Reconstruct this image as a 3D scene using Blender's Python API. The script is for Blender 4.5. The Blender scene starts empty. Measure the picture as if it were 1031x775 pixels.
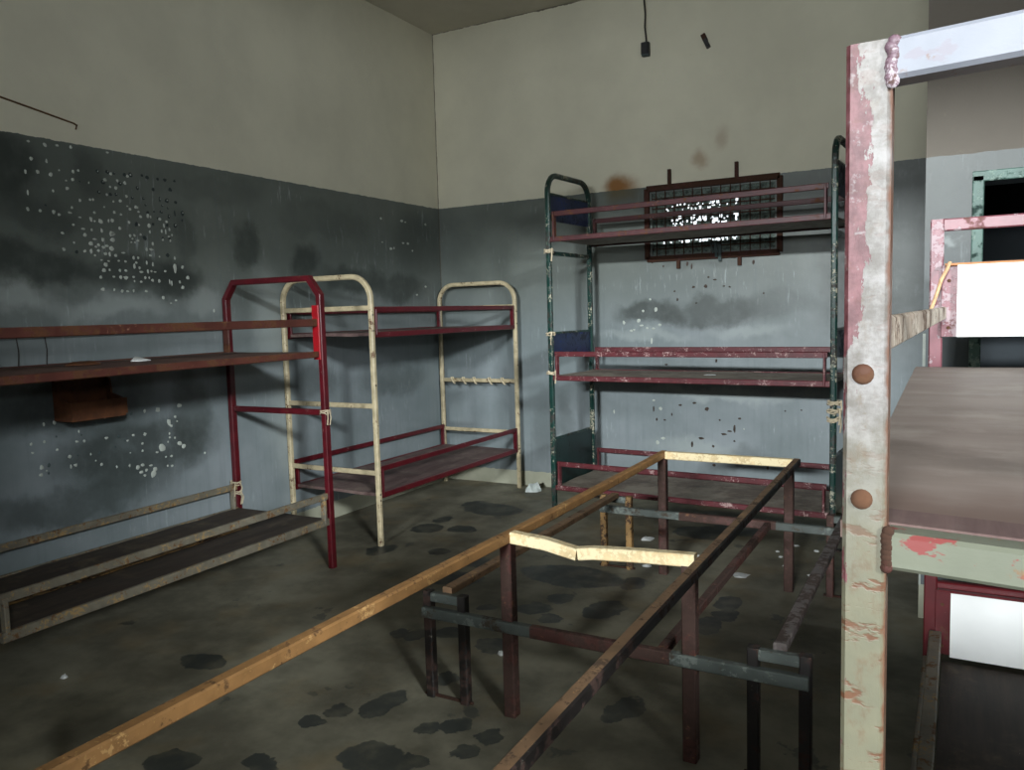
import bpy, bmesh, math, random
from mathutils import Vector as V, Matrix

random.seed(7)
SC = bpy.context.scene
COL = SC.collection
Z = V((0, 0, 1))

# ------------------------------------------------------------------ mesh helpers
def rect(w, h, c=0.004):
    """chamfered rectangle profile, w along the side direction, h along up"""
    a, b = w / 2, h / 2
    c = min(c, a * .45, b * .45)
    return [(-a + c, -b), (a - c, -b), (a, -b + c), (a, b - c), (a - c, b), (-a + c, b), (-a, b - c), (-a, -b + c)]

def ell(w, h, t=0.005):
    """angle-iron profile: corner at (0,0), flange w along side, flange h along up"""
    sw, sh = (1 if w > 0 else -1), (1 if h > 0 else -1)
    p = [(0, 0), (w, 0), (w, t * sh), (t * sw, t * sh), (t * sw, h), (0, h)]
    return p if sw * sh > 0 else p[::-1]

def sweep(bm, pts, prof, up=Z):
    pts = [V(p) for p in pts]
    up = V(up).normalized()
    rings = []
    n = len(pts)
    for i, p in enumerate(pts):
        t0 = (p - pts[i - 1]).normalized() if i else None
        t1 = (pts[i + 1] - p).normalized() if i < n - 1 else None
        t = ((t0 or t1) + (t1 or t0)).normalized()
        tt = t1 or t0
        cs = max(.35, t.dot(tt))
        side = t.cross(up)
        if side.length < 1e-4:
            side = t.cross(V((0, 1, 0)))
        side.normalize()
        u2 = side.cross(t).normalized()
        k = 1.0 / cs
        # mitre: stretch whichever axis lies in the bend plane
        bend = V((0, 0, 0)) if (t0 is None or t1 is None) else (t1 - t0)
        ks = k if abs(bend.dot(side)) > abs(bend.dot(u2)) else 1
        ku = k if ks == 1 else 1
        if bend.length < 1e-6:
            ks = ku = 1
        rings.append([bm.verts.new(p + side * (s * ks) + u2 * (h * ku)) for s, h in prof])
    m = len(prof)
    for i in range(n - 1):
        a, b = rings[i], rings[i + 1]
        for j in range(m):
            bm.faces.new((a[j], a[(j + 1) % m], b[(j + 1) % m], b[j]))
    bm.faces.new(rings[0][::-1])
    bm.faces.new(rings[-1])

def bar(bm, a, b, w, h, up=Z, c=0.004):
    sweep(bm, [a, b], rect(w, h, c), up)

def box(bm, lo, hi):
    x0, y0, z0 = lo; x1, y1, z1 = hi
    v = [bm.verts.new(p) for p in [(x0, y0, z0), (x1, y0, z0), (x1, y1, z0), (x0, y1, z0), (x0, y0, z1), (x1, y0, z1), (x1, y1, z1), (x0, y1, z1)]]
    for f in [(0, 3, 2, 1), (4, 5, 6, 7), (0, 1, 5, 4), (1, 2, 6, 5), (2, 3, 7, 6), (3, 0, 4, 7)]:
        bm.faces.new([v[i] for i in f])

def tube(bm, pts, r, n=8):
    prof = [(r * math.cos(2 * math.pi * k / n), r * math.sin(2 * math.pi * k / n)) for k in range(n)]
    d = V(pts[-1]) - V(pts[0])
    up = Z if abs(d.normalized().z) < .9 else V((.3, 1, 0))
    sweep(bm, pts, prof, up)

def fillet(pts, r, n=6):
    pts = [V(p) for p in pts]
    out = [pts[0]]
    for i in range(1, len(pts) - 1):
        p, a, b = pts[i], pts[i - 1], pts[i + 1]
        d0, d1 = (a - p).normalized(), (b - p).normalized()
        ang = d0.angle(d1)
        L = r / math.tan(ang / 2)
        s, e = p + d0 * L, p + d1 * L
        c = p + (d0 + d1).normalized() * (r / math.sin(ang / 2))
        for k in range(n + 1):
            t = k / n
            q = (s - c).lerp(e - c, t)
            out.append(c + q.normalized() * r)
    out.append(pts[-1])
    return out

def slab(bm, x0, x1, y0, y1, z, t, nx=4, ny=12, wob=0.002, tilt=0.0, skew=0.0, taper=0.0):
    """a board: top at z, thickness t, slightly warped; tilt = extra height at y1"""
    def wz(i, j):
        return random.uniform(-wob, wob) + tilt * j / ny
    T = [[None] * (ny + 1) for _ in range(nx + 1)]
    B = [[None] * (ny + 1) for _ in range(nx + 1)]
    for i in range(nx + 1):
        for j in range(ny + 1):
            xl = x0 + taper * j / ny
            x = xl + (x1 - xl) * i / nx
            ya = y0 + skew * (x - x0)
            y = ya + (y1 - ya) * j / ny
            d = wz(i, j)
            T[i][j] = bm.verts.new((x, y, z + d)); B[i][j] = bm.verts.new((x, y, z + d - t))
    for i in range(nx):
        for j in range(ny):
            bm.faces.new((T[i][j], T[i + 1][j], T[i + 1][j + 1], T[i][j + 1]))
            bm.faces.new((B[i][j], B[i][j + 1], B[i + 1][j + 1], B[i + 1][j]))
    for j in range(ny):
        bm.faces.new((T[0][j], T[0][j + 1], B[0][j + 1], B[0][j]))
        bm.faces.new((T[nx][j + 1], T[nx][j], B[nx][j], B[nx][j + 1]))
    for i in range(nx):
        bm.faces.new((T[i + 1][0], T[i][0], B[i][0], B[i + 1][0]))
        bm.faces.new((T[i][ny], T[i + 1][ny], B[i + 1][ny], B[i][ny]))

def dome(bm, c, r, nrm, h=.5, n=14, rings=4):
    c = V(c); nrm = V(nrm).normalized()
    a = nrm.cross(Z if abs(nrm.z) < .9 else V((1, 0, 0))).normalized(); b = nrm.cross(a)
    prev = None
    for k in range(rings + 1):
        th = math.pi / 2 * k / rings
        rr, hh = r * math.cos(th), r * h * math.sin(th)
        if k == rings:
            top = bm.verts.new(c + nrm * hh)
            for j in range(n):
                bm.faces.new((prev[j], prev[(j + 1) % n], top))
            break
        ring = [bm.verts.new(c + nrm * hh + a * rr * math.cos(2 * math.pi * j / n) + b * rr * math.sin(2 * math.pi * j / n)) for j in range(n)]
        if prev:
            for j in range(n):
                bm.faces.new((prev[j], prev[(j + 1) % n], ring[(j + 1) % n], ring[j]))
        prev = ring

def dab(bm, c, a, b, ra, rb, nrm, mi, h=.003, n=9):
    """an irregular flat blob of paste on a wall"""
    c = V(c); a = V(a); b = V(b); nrm = V(nrm)
    rim = []
    for k in range(n):
        t = 2 * math.pi * k / n
        q = random.uniform(.75, 1.2)
        rim.append(bm.verts.new(c + a * ra * q * math.cos(t) + b * rb * q * math.sin(t) + nrm * .0006))
    top = [bm.verts.new(c + (v.co - c) * .6 + nrm * h) for v in rim]
    for k in range(n):
        f = bm.faces.new((rim[k], rim[(k + 1) % n], top[(k + 1) % n], top[k])); f.material_index = mi
    f = bm.faces.new(top); f.material_index = mi

def bm_new():
    return bmesh.new()

def obj(name, bm, mats, parent=None, smooth=False):
    bmesh.ops.recalc_face_normals(bm, faces=bm.faces)
    me = bpy.data.meshes.new(name)
    bm.to_mesh(me); bm.free()
    for m in (mats if isinstance(mats, (list, tuple)) else [mats]):
        me.materials.append(m)
    if smooth:
        for p in me.polygons:
            p.use_smooth = True
    o = bpy.data.objects.new(name, me)
    COL.objects.link(o)
    if parent:
        o.parent = parent
    return o

def tag(o, label, cat, group=None):
    o['label'] = label; o['category'] = cat
    if group:
        o['group'] = group
    return o

def thing(name, label, cat, loc=(0, 0, 0), rz=0, group=None):
    o = bpy.data.objects.new(name, None)
    o.empty_display_size = .1
    COL.objects.link(o)
    o.location = loc; o.rotation_euler = (0, 0, rz)
    return tag(o, label, cat, group)

def struct(o):
    o['kind'] = 'structure'
    return o

def part(name, parent, mat, *bars, smooth=False):
    """bars: (a, b, w, h[, up])"""
    bm = bm_new()
    for t in bars:
        bar(bm, *t)
    return obj(name, bm, mat, parent, smooth)

# ------------------------------------------------------------------ node helpers
class NT:
    def __init__(s, name):
        s.m = bpy.data.materials.new(name); s.m.use_nodes = True
        s.t = s.m.node_tree
        s.b = s.t.nodes['Principled BSDF']
        tc = s.t.nodes.new('ShaderNodeTexCoord')
        s.P = tc.outputs['Object']
        s._g = None
    def link(s, v, sock):
        if v is None:
            return
        if isinstance(v, bpy.types.NodeSocket):
            s.t.links.new(v, sock)
        else:
            if sock.type == 'RGBA' and len(v) == 3:
                v = (*v, 1)
            sock.default_value = v
    def math(s, op, a, b=None, c=None, clamp=False):
        n = s.t.nodes.new('ShaderNodeMath'); n.operation = op; n.use_clamp = clamp
        for i, x in enumerate((a, b, c)):
            if x is not None:
                s.link(x, n.inputs[i])
        return n.outputs[0]
    def vec(s, op, a, b=None):
        n = s.t.nodes.new('ShaderNodeVectorMath'); n.operation = op
        s.link(a, n.inputs[0])
        if b is not None:
            s.link(b, n.inputs[1])
        return n.outputs['Value'] if op in ('LENGTH', 'DOT_PRODUCT', 'DISTANCE') else n.outputs[0]
    def noise(s, scale, detail=4, rough=.55, vec=None, col=False):
        n = s.t.nodes.new('ShaderNodeTexNoise')
        s.link(vec or s.P, n.inputs['Vector'])
        n.inputs['Scale'].default_value = scale; n.inputs['Detail'].default_value = detail
        n.inputs['Roughness'].default_value = rough
        return n.outputs['Color' if col else 'Fac']
    def scaled(s, v):
        return s.vec('MULTIPLY', s.P, v)
    def rng(s, v, a, b, c=0., d=1., smooth=True):
        n = s.t.nodes.new('ShaderNodeMapRange')
        n.interpolation_type = 'SMOOTHSTEP' if smooth else 'LINEAR'
        s.link(v, n.inputs['Value'])
        for k, x in zip(('From Min', 'From Max', 'To Min', 'To Max'), (a, b, c, d)):
            n.inputs[k].default_value = x
        return n.outputs[0]
    def mix(s, f, a, b, mode='MIX'):
        n = s.t.nodes.new('ShaderNodeMix'); n.data_type = 'RGBA'; n.blend_type = mode
        s.link(f, n.inputs[0]); s.link(a, n.inputs[6]); s.link(b, n.inputs[7])
        return n.outputs[2]
    def xyz(s, v=None):
        n = s.t.nodes.new('ShaderNodeSeparateXYZ'); s.link(v or s.P, n.inputs[0])
        return n.outputs
    def warp(s, scale, amt, detail=3):
        n = s.noise(scale, detail, .6, col=True)
        return s.vec('ADD', s.P, s.vec('MULTIPLY', s.vec('SUBTRACT', n, (.5, .5, .5)), (amt, amt, amt)))
    def blob(s, P, c, r, inner=.5):
        """soft elliptical patch; r with a huge number = unbounded on that axis"""
        d = s.vec('LENGTH', s.vec('DIVIDE', s.vec('SUBTRACT', P, c), r))
        return s.rng(d, inner, 1., 1., 0.)
    def union(s, masks):
        o = masks[0]
        for m in masks[1:]:
            o = s.math('MAXIMUM', o, m)
        return o
    def done(s, color, rough=.6, bump=None, bstr=.3, bdist=.004, metal=0., spec=.5):
        s.link(color, s.b.inputs['Base Color']); s.link(rough, s.b.inputs['Roughness'])
        s.link(metal, s.b.inputs['Metallic']); s.link(spec, s.b.inputs['Specular IOR Level'])
        if bump is not None:
            n = s.t.nodes.new('ShaderNodeBump'); n.inputs['Strength'].default_value = bstr; n.inputs['Distance'].default_value = bdist
            s.link(bump, n.inputs['Height']); s.t.links.new(n.outputs[0], s.b.inputs['Normal'])
        return s.m

def rgb(r, g, b):
    f = lambda c: ((c / 255 + .055) / 1.055) ** 2.4 if c > 10 else c / 255 / 12.92
    return (f(r), f(g), f(b))

def metal_paint(name, paint, chip, rust, chips=.12, rusty=.2, rough=.42, sc=1., spec=.5):
    n = NT(name)
    base = n.mix(n.rng(n.noise(9 * sc, 4), .3, .7), tuple(c * .78 for c in paint), tuple(c * 1.15 for c in paint))
    big = n.noise(5 * sc, 3, .6)
    fine = n.noise(42 * sc, 6, .7, n.warp(20 * sc, .02))
    c = n.math('ADD', n.math('MULTIPLY', big, .45), n.math('MULTIPLY', fine, .55))
    chipm = n.rng(c, .66 - chips * .9, .68 - chips * .9)
    r = n.math('ADD', n.math('MULTIPLY', n.noise(7 * sc, 3, .6, n.vec('ADD', n.P, (3.1, 1.7, 5.3))), .5), n.math('MULTIPLY', n.noise(30 * sc, 6, .7, n.vec('ADD', n.P, (9., 2., 4.))), .5))
    rustm = n.rng(r, .64 - rusty * .7, .70 - rusty * .7)
    col = n.mix(chipm, base, chip)
    col = n.mix(rustm, col, n.mix(n.noise(60 * sc, 4), tuple(c * .5 for c in rust), tuple(c * 1.3 for c in rust)))
    h = n.math('SUBTRACT', n.math('MULTIPLY', fine, .3), n.math('MULTIPLY', n.math('MAXIMUM', chipm, rustm), .5))
    rg = n.math('ADD', n.math('MULTIPLY', n.math('MAXIMUM', chipm, rustm), .35), rough, clamp=True)
    return n.done(col, rg, h, .35, .002, spec=spec)

def board(name, c0, c1, dust, axis='y', dustm=.5, rough=.7):
    n = NT(name)
    st = (22, 1.6, 22) if axis == 'y' else (1.6, 22, 22)
    g = n.noise(1.6, 6, .65, n.scaled(st))
    b = n.mix(n.rng(g, .3, .72), c0, c1)
    d = n.math('ADD', n.math('MULTIPLY', n.noise(3.2, 5, .65), .6), n.math('MULTIPLY', n.noise(16, 5, .7), .4))
    col = n.mix(n.rng(d, .62 - dustm * .3, .80 - dustm * .3), b, dust)
    sp = n.rng(n.noise(90, 3, .8), .74, .78)
    col = n.mix(n.math('MULTIPLY', sp, .6), col, rgb(190, 182, 165))
    return n.done(col, rough, g, .2, .002)

# ------------------------------------------------------------------ materials
RUST = (.10, .035, .012)
M = {}
M['maroon'] = metal_paint('maroon_paint', rgb(82, 14, 24), rgb(150, 120, 115), RUST, chips=.04, rusty=.06, rough=.33, sc=1.8)
M['plumred'] = metal_paint('plum_brown_paint', rgb(66, 28, 31), rgb(130, 96, 90), RUST, chips=.06, rusty=.14, rough=.5, sc=1.8)
M['redpaint'] = metal_paint('red_paint', rgb(150, 14, 26), rgb(170, 150, 140), RUST, chips=.05, rusty=.05, rough=.35)
M['brownred'] = metal_paint('brown_red_paint', rgb(80, 42, 34), rgb(140, 100, 80), RUST, chips=.05, rusty=.2, rough=.5)
M['worngrey'] = metal_paint('worn_grey_paint', rgb(112, 106, 92), rgb(150, 125, 85), (.16, .08, .03), chips=.13, rusty=.14, rough=.55, sc=1.6)
M['cream'] = metal_paint('cream_paint', rgb(186, 172, 140), rgb(120, 100, 75), (.14, .075, .04), chips=.045, rusty=.10, rough=.42, sc=1.8)
M['pinkred'] = metal_paint('chipped_rose_red_paint', rgb(88, 32, 38), rgb(176, 146, 142), (.14, .05, .04), chips=.11, rusty=.10, rough=.45, sc=2.2)
M['green'] = metal_paint('dark_green_paint', rgb(14, 50, 44), rgb(165, 160, 140), (.03, .025, .02), chips=.115, rusty=.18, rough=.32, sc=1.5)
M['panelgreen'] = metal_paint('dark_green_sheet', rgb(16, 42, 40), rgb(60, 80, 80), (.02, .03, .03), chips=.05, rusty=.1, rough=.4)
M['panelblue'] = metal_paint('dark_blue_sheet', rgb(20, 34, 66), rgb(30, 50, 110), (.015, .02, .035), chips=.1, rusty=.2, rough=.4)
M['tube'] = metal_paint('rusty_brown_tube', rgb(76, 44, 38), rgb(120, 84, 60), (.06, .03, .022), chips=.1, rusty=.28, rough=.5)
M['tan'] = metal_paint('tan_rust_tube', rgb(150, 110, 66), rgb(185, 145, 92), (.15, .075, .028), chips=.10, rusty=.12, rough=.6, sc=1.6)
M['tanplain'] = metal_paint('dull_tan_tube', rgb(128, 100, 74), rgb(158, 126, 90), (.10, .06, .035), chips=.1, rusty=.16, rough=.55, sc=1.6)
M['yellow'] = metal_paint('pale_yellow_tube', rgb(226, 200, 152), rgb(240, 222, 180), (.3, .17, .08), chips=.2, rusty=.02, rough=.6, sc=1.5)
M['black'] = metal_paint('blackened_tube', rgb(30, 26, 24), rgb(90, 86, 76), (.05, .025, .018), chips=.06, rusty=.2, rough=.5)
M['ochre'] = metal_paint('ochre_rusty_tube', rgb(150, 116, 70), rgb(70, 50, 36), (.06, .035, .022), chips=.12, rusty=.2, rough=.6)
M['greysteel'] = metal_paint('grey_green_steel', rgb(78, 84, 80), rgb(112, 118, 112), (.06, .045, .03), chips=.12, rusty=.15, rough=.45)
M['benchdark'] = metal_paint('dark_brown_grey_bar', rgb(84, 76, 74), rgb(112, 104, 100), (.05, .032, .025), chips=.1, rusty=.25, rough=.4)
M['rustbar'] = metal_paint('rusted_iron', rgb(62, 28, 20), rgb(90, 46, 28), (.05, .022, .012), chips=.1, rusty=.3, rough=.8)
M['bolt'] = metal_paint('rusty_bolt', rgb(86, 52, 34), rgb(106, 68, 46), (.11, .05, .025), chips=.1, rusty=.3, rough=.75)
M['rose'] = metal_paint('faded_rose_paint', rgb(124, 72, 80), rgb(170, 150, 154), (.16, .07, .06), chips=.14, rusty=.08, rough=.4)
M['weld'] = metal_paint('mauve_weld', rgb(112, 88, 98), rgb(176, 164, 170), (.10, .05, .045), chips=.15, rusty=.25, rough=.45, sc=3)
M['rosered'] = metal_paint('dark_red_paint', rgb(84, 16, 22), rgb(160, 120, 110), RUST, chips=.04, rusty=.06, rough=.4)
M['sidecream'] = metal_paint('dusty_cream_rail', rgb(168, 152, 136), rgb(205, 196, 182), (.12, .07, .045), chips=.14, rusty=.18, rough=.6)
M['doorgreen'] = metal_paint('peeling_green_door_paint', rgb(96, 126, 116), rgb(150, 170, 160), (.03, .06, .05), chips=.14, rusty=.14, rough=.5)

M['board_brown'] = board('brown_board', rgb(66, 40, 32), rgb(92, 60, 48), rgb(104, 80, 66), dustm=.5)
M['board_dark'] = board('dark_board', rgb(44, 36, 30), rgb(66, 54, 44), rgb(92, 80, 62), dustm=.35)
M['board_plum'] = board('plum_brown_board', rgb(86, 66, 64), rgb(110, 88, 84), rgb(124, 108, 100), dustm=.5)
M['board_dusty'] = board('dusty_grey_board', rgb(100, 88, 78), rgb(128, 114, 102), rgb(150, 140, 126), axis='x', dustm=.7)
def board_soft(name, c0, c1, c2):
    n = NT(name)
    a = n.noise(1., 5, .6, n.vec('MULTIPLY', n.P, (1.2, 6, 6))); f = n.noise(5, 5, .65)
    col = n.mix(n.rng(a, .3, .7), c0, c1)
    col = n.mix(n.math('MULTIPLY', n.rng(f, .45, .7), .6), col, c2)
    col = n.mix(n.math('MULTIPLY', n.rng(n.noise(60, 3, .8), .72, .78), .4), col, rgb(176, 168, 152))
    near = n.rng(n.math('ADD', n.xyz()[1], n.math('MULTIPLY', n.math('SUBTRACT', n.noise(7, 4), .5), .25)), .1, .3, .75, 0.)
    col = n.mix(near, col, rgb(96, 72, 62))
    return n.done(col, .6, n.noise(25, 5), .15, .002)
M['board_grey'] = board_soft('dusty_grey_brown_board', rgb(130, 116, 108), rgb(150, 137, 129), rgb(172, 161, 152))

def m_plain(name, c, rough=.7, nz=.15, sc=20):
    n = NT(name)
    f = n.noise(sc, 5, .6)
    col = n.mix(n.rng(f, .3, .7), tuple(x * (1 - nz) for x in c), tuple(x * (1 + nz) for x in c))
    return n.done(col, rough, f, .2, .002)
M['whiteboard'] = m_plain('white_laminate', rgb(236, 236, 234), .45, .03, 6)
M['woodedge'] = m_plain('raw_wood_edge', rgb(186, 128, 86), .7, .2, 40)
M['string'] = m_plain('cream_string', rgb(186, 172, 146), .9, .2)
M['rope'] = m_plain('dirty_rope', rgb(196, 158, 120), .9, .25, 60)
M['cloth'] = m_plain('cream_cloth_strip', rgb(200, 186, 156), .9, .2)
M['cable'] = m_plain('dark_cable', rgb(44, 40, 36), .6, .2)
M['wire'] = m_plain('rusty_wire', rgb(92, 64, 36), .7, .3, 50)
M['socket'] = m_plain('black_plastic', rgb(30, 32, 33), .5, .15)
M['paper'] = m_plain('dirty_white_paper', rgb(206, 208, 206), .8, .12)
M['rubble'] = m_plain('white_plaster', rgb(214, 222, 218), .35, .08)
M['crate'] = m_plain('brown_wood_box', rgb(90, 52, 26), .75, .3, 18)
M['paste'] = m_plain('dried_white_paste', rgb(180, 186, 178), .8, .1)
M['pastered'] = m_plain('dried_dull_paste', rgb(70, 82, 82), .8, .15)
M['ring'] = m_plain('dark_glue_stain', rgb(38, 50, 50), .6, .2)
M['scab'] = m_plain('brown_plaster_scab', rgb(66, 56, 50), .9, .35)

BEIGE = rgb(208, 204, 184)
SLATE = rgb(116, 126, 128)
SLATE2 = rgb(92, 98, 93)
GRIME_SHADE = rgb(54, 60, 57)

def wall_mat(name, hp, ax, grime_shade, pale=(), rusts=(), skirt=.125, corner=False, chalk=True, hc=3.924, beige=BEIGE, dim=1.):
    """beige over slate dado; ax = which world axis runs along the wall"""
    n = NT(name)
    X = n.xyz(); z = X[2]; a = X[ax]
    P = n.vec('ADD', n.warp(2.4, .24), n.vec('MULTIPLY', n.vec('SUBTRACT', n.noise(9, 4, .65, col=True), (.5, .5, .5)), (.12, .12, .12)))
    W1 = n.warp(11, .05)
    edge = n.math('ADD', z, n.math('MULTIPLY', n.math('SUBTRACT', n.noise(14, 5, .7), .5), .02))
    dado = n.math('LESS_THAN', edge, hp)
    cl = n.noise(1.3, 5, .6)
    big = n.noise(.6, 3, .5)
    # upper beige
    up = n.mix(n.rng(cl, .3, .7), tuple(c * .92 for c in beige), tuple(c * 1.06 for c in beige))
    up = n.mix(n.math('MULTIPLY', n.rng(n.noise(30, 4, .7), .62, .8), .25), up, rgb(150, 142, 122))
    # dado: cooler low, dirty green high, darkened upward as painted light falloff
    hi = n.rng(n.math('ADD', z, n.math('MULTIPLY', n.math('SUBTRACT', big, .5), .7)), 1.05, 1.95)
    lo = n.mix(hi, SLATE, SLATE2)
    lo = n.mix(n.rng(cl, .35, .75), lo, n.mix(hi, rgb(140, 148, 152), rgb(110, 116, 110)))
    drip = n.noise(1.0, 4, .6, n.vec('MULTIPLY', n.P, (26, 26, 1.3)))
    lo = n.mix(n.math('MULTIPLY', n.rng(drip, .50, .72), .22), lo, rgb(92, 102, 106))
    if chalk:
        ch = n.math('MULTIPLY', n.rng(n.noise(1., 5, .7, n.vec('MULTIPLY', n.P, (34, 34, 5))), .55, .70), n.rng(n.noise(2.2, 3), .48, .62))
        lo = n.mix(n.math('MULTIPLY', ch, .45), lo, rgb(178, 188, 190))
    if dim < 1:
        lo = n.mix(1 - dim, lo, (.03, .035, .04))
    def pt(c, r):
        cc = [0, 0, c[1]]; rr = [1000, 1000, r[1]]
        cc[ax] = c[0]; rr[ax] = r[0]
        return tuple(cc), tuple(rr)
    for c, r, k in grime_shade:  # dark patches: wall grime, with some shade painted in
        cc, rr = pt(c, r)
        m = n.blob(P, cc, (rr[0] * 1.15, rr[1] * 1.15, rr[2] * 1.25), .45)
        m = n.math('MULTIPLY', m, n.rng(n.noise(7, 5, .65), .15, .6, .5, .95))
        lo = n.mix(n.math('MULTIPLY', m, k), lo, GRIME_SHADE)
    for c, r, k in pale:
        cc, rr = pt(c, r)
        lo = n.mix(n.math('MULTIPLY', n.blob(P, cc, rr, .2), k), lo, rgb(166, 174, 172))
    if skirt:
        sk = n.math('LESS_THAN', n.math('ADD', z, n.math('MULTIPLY', n.math('SUBTRACT', n.noise(16, 4, .6), .5), .03)), skirt)
        lo = n.mix(sk, lo, n.mix(n.noise(6, 4), rgb(150, 150, 130), rgb(196, 196, 176)))
    for c, r, k in rusts:
        cc, rr = pt(c, r)
        m = n.math('MULTIPLY', n.blob(n.warp(5, .16), cc, rr, .15), k)
        up = n.mix(m, up, rgb(132, 86, 34)); lo = n.mix(n.math('MULTIPLY', m, .75), lo, rgb(84, 72, 40))
    col = n.mix(dado, up, lo)
    if corner:
        ck = n.math('LESS_THAN', n.math('ADD', a, n.math('MULTIPLY', n.noise(9, 5, .7), .018)), .0165)
        cz = n.math('GREATER_THAN', n.math('ADD', z, n.math('MULTIPLY', n.noise(7, 5, .7), .05)), hc + .017)
        col = n.mix(n.math('MULTIPLY', n.math('MAXIMUM', ck, cz), .8), col, rgb(70, 60, 46))
    rough = n.math('SUBTRACT', .82, n.math('MULTIPLY', dado, .38))
    h = n.math('ADD', n.math('MULTIPLY', n.noise(5, 5, .6), .6), n.math('MULTIPLY', n.noise(60, 4, .6), .08))
    return n.done(col, rough, h, .35, .012, spec=.4)

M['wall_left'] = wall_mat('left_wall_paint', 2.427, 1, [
    ((-3.80, 2.24), (.22, .20), .95), ((-3.62, 1.80), (.36, .10), .9), ((-3.05, 1.77), (.45, .10), .8),
    ((-2.80, 1.72), (.22, .13), .9), ((-3.6, 2.02), (.22, .10), .6), ((-3.3, 2.28), (.12, .16), .5),
    ((-2.24, 1.95), (.13, .15), .8), ((-1.72, 1.88), (.16, .13), .9), ((-1.2, 1.78), (.42, .11), .85), ((-.62, 1.72), (.42, .13), .8),
    ((-2.72, 1.98), (.10, .16), .5), ((-1.7, 1.0), (.3, .16), .55), ((-.7, 1.0), (.5, .16), .55), ((-3.1, .78), (.6, .20), .85), ((-3.5, 1.08), (.55, .16), .8), ((-2.75, .95), (.15, .3), .6),  # patches below the left bunk's deck mix grime with painted shade
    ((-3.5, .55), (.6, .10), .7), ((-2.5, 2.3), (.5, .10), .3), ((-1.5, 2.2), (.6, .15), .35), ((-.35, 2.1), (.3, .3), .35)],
    pale=[((-2.1, 1.5), (.22, .45), .55), ((-3.2, 1.58), (.5, .10), .55), ((-3.7, 1.62), (.25, .09), .6), ((-2.0, .75), (.25, .4), .4), ((-2.6, 1.6), (.2, .12), .4)],
    corner=False)
M['wall_back'] = wall_mat('back_wall_paint', 2.427, 0, [
    ((1.95, 1.46), (.30, .10), .9), ((2.45, 1.46), (.45, .12), .8), ((2.9, 1.50), (.3, .12), .4), ((1.95, 2.34), (.4, .12), .45),
    ((.35, 1.95), (.4, .25), .35), ((3.0, 2.2), (.4, .2), .45), ((3.6, 1.9), (.5, .8), .9), ((1.2, .55), (.10, .3), .35), ((1.0, .5), (.14, .25), .3), ((2.6, .35), (.3, .1), .4),  # tall right-hand patch and slim post band are painted shade
    ((2.4, 1.9), (.6, .12), .5), ((1.15, 2.2), (.35, .2), .35)],
    pale=[((2.5, .83), (.9, .07), .5), ((2.3, .42), (.5, .12), .55), ((1.9, 1.28), (.5, .06), .4), ((1.12, .36), (.05, .12), .5), ((2.7, 1.30), (.4, .07), .4)],
    rusts=[((1.72, 2.46), (.20, .12), .95), ((2.34, 2.60), (.10, .10), .5), ((1.72, 2.38), (.2, .10), .7), ((2.52, 2.72), (.08, .14), .3)],
    corner=True)
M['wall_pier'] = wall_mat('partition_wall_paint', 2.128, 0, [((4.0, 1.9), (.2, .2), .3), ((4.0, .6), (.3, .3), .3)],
    pale=[((4.0, 1.45), (.06, .12), .6), ((4.02, 1.75), (.04, .03), .5)], skirt=.16, beige=rgb(116, 109, 100), dim=.55)  # taupe paint, darkened in colour to stand in for partial shade
M['wall_right'] = wall_mat('right_wall_paint', 2.427, 1, [((-4, 1.5), (1, .3), .4)], beige=rgb(112, 107, 94), dim=.55)  # unseen walls, coloured darker to cut bounce light

def floor_mat(stains):
    n = NT('worn_concrete_floor')
    big = n.noise(.9, 5, .6); med = n.noise(4, 6, .62)
    f = n.math('ADD', n.math('MULTIPLY', big, .55), n.math('MULTIPLY', med, .45))
    col = n.mix(n.rng(f, .36, .64), rgb(92, 89, 76), rgb(138, 134, 116))
    col = n.mix(n.math('MULTIPLY', n.rng(n.noise(2.2, 4, .6, n.vec('ADD', n.P, (5, 3, 0))), .5, .7), .5), col, rgb(128, 112, 82))
    P = n.warp(9, .12, 5)
    ms = []
    for x, y, a, b in stains:
        ms.append(n.blob(P, (x, y, 0), (max(a, .045) * 1.15, max(b, .045) * 1.15, 1000), .90))
    m = n.union(ms)
    rnd = n.rng(n.noise(3.4, 5, .62, n.warp(5, .1)), .645, .665)
    m = n.math('MAXIMUM', m, n.math('MULTIPLY', rnd, .7))
    col = n.mix(n.math('MULTIPLY', m, n.rng(n.noise(9, 3), .3, .6, .55, .92)), col, rgb(54, 59, 57))
    sp = n.rng(n.noise(55, 3, .8), .735, .76)
    col = n.mix(n.math('MULTIPLY', sp, .55), col, rgb(40, 36, 30))
    sp2 = n.rng(n.noise(48, 3, .8, n.vec('ADD', n.P, (7, 7, 0))), .765, .78)
    col = n.mix(n.math('MULTIPLY', sp2, .5), col, rgb(170, 168, 158))
    rough = n.math('SUBTRACT', n.rng(med, .3, .7, .62, .5), n.math('MULTIPLY', m, .12))
    h = n.math('SUBTRACT', n.math('MULTIPLY', med, .5), n.math('MULTIPLY', m, .35))
    return n.done(col, rough, h, .25, .006, spec=.35)

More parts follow.
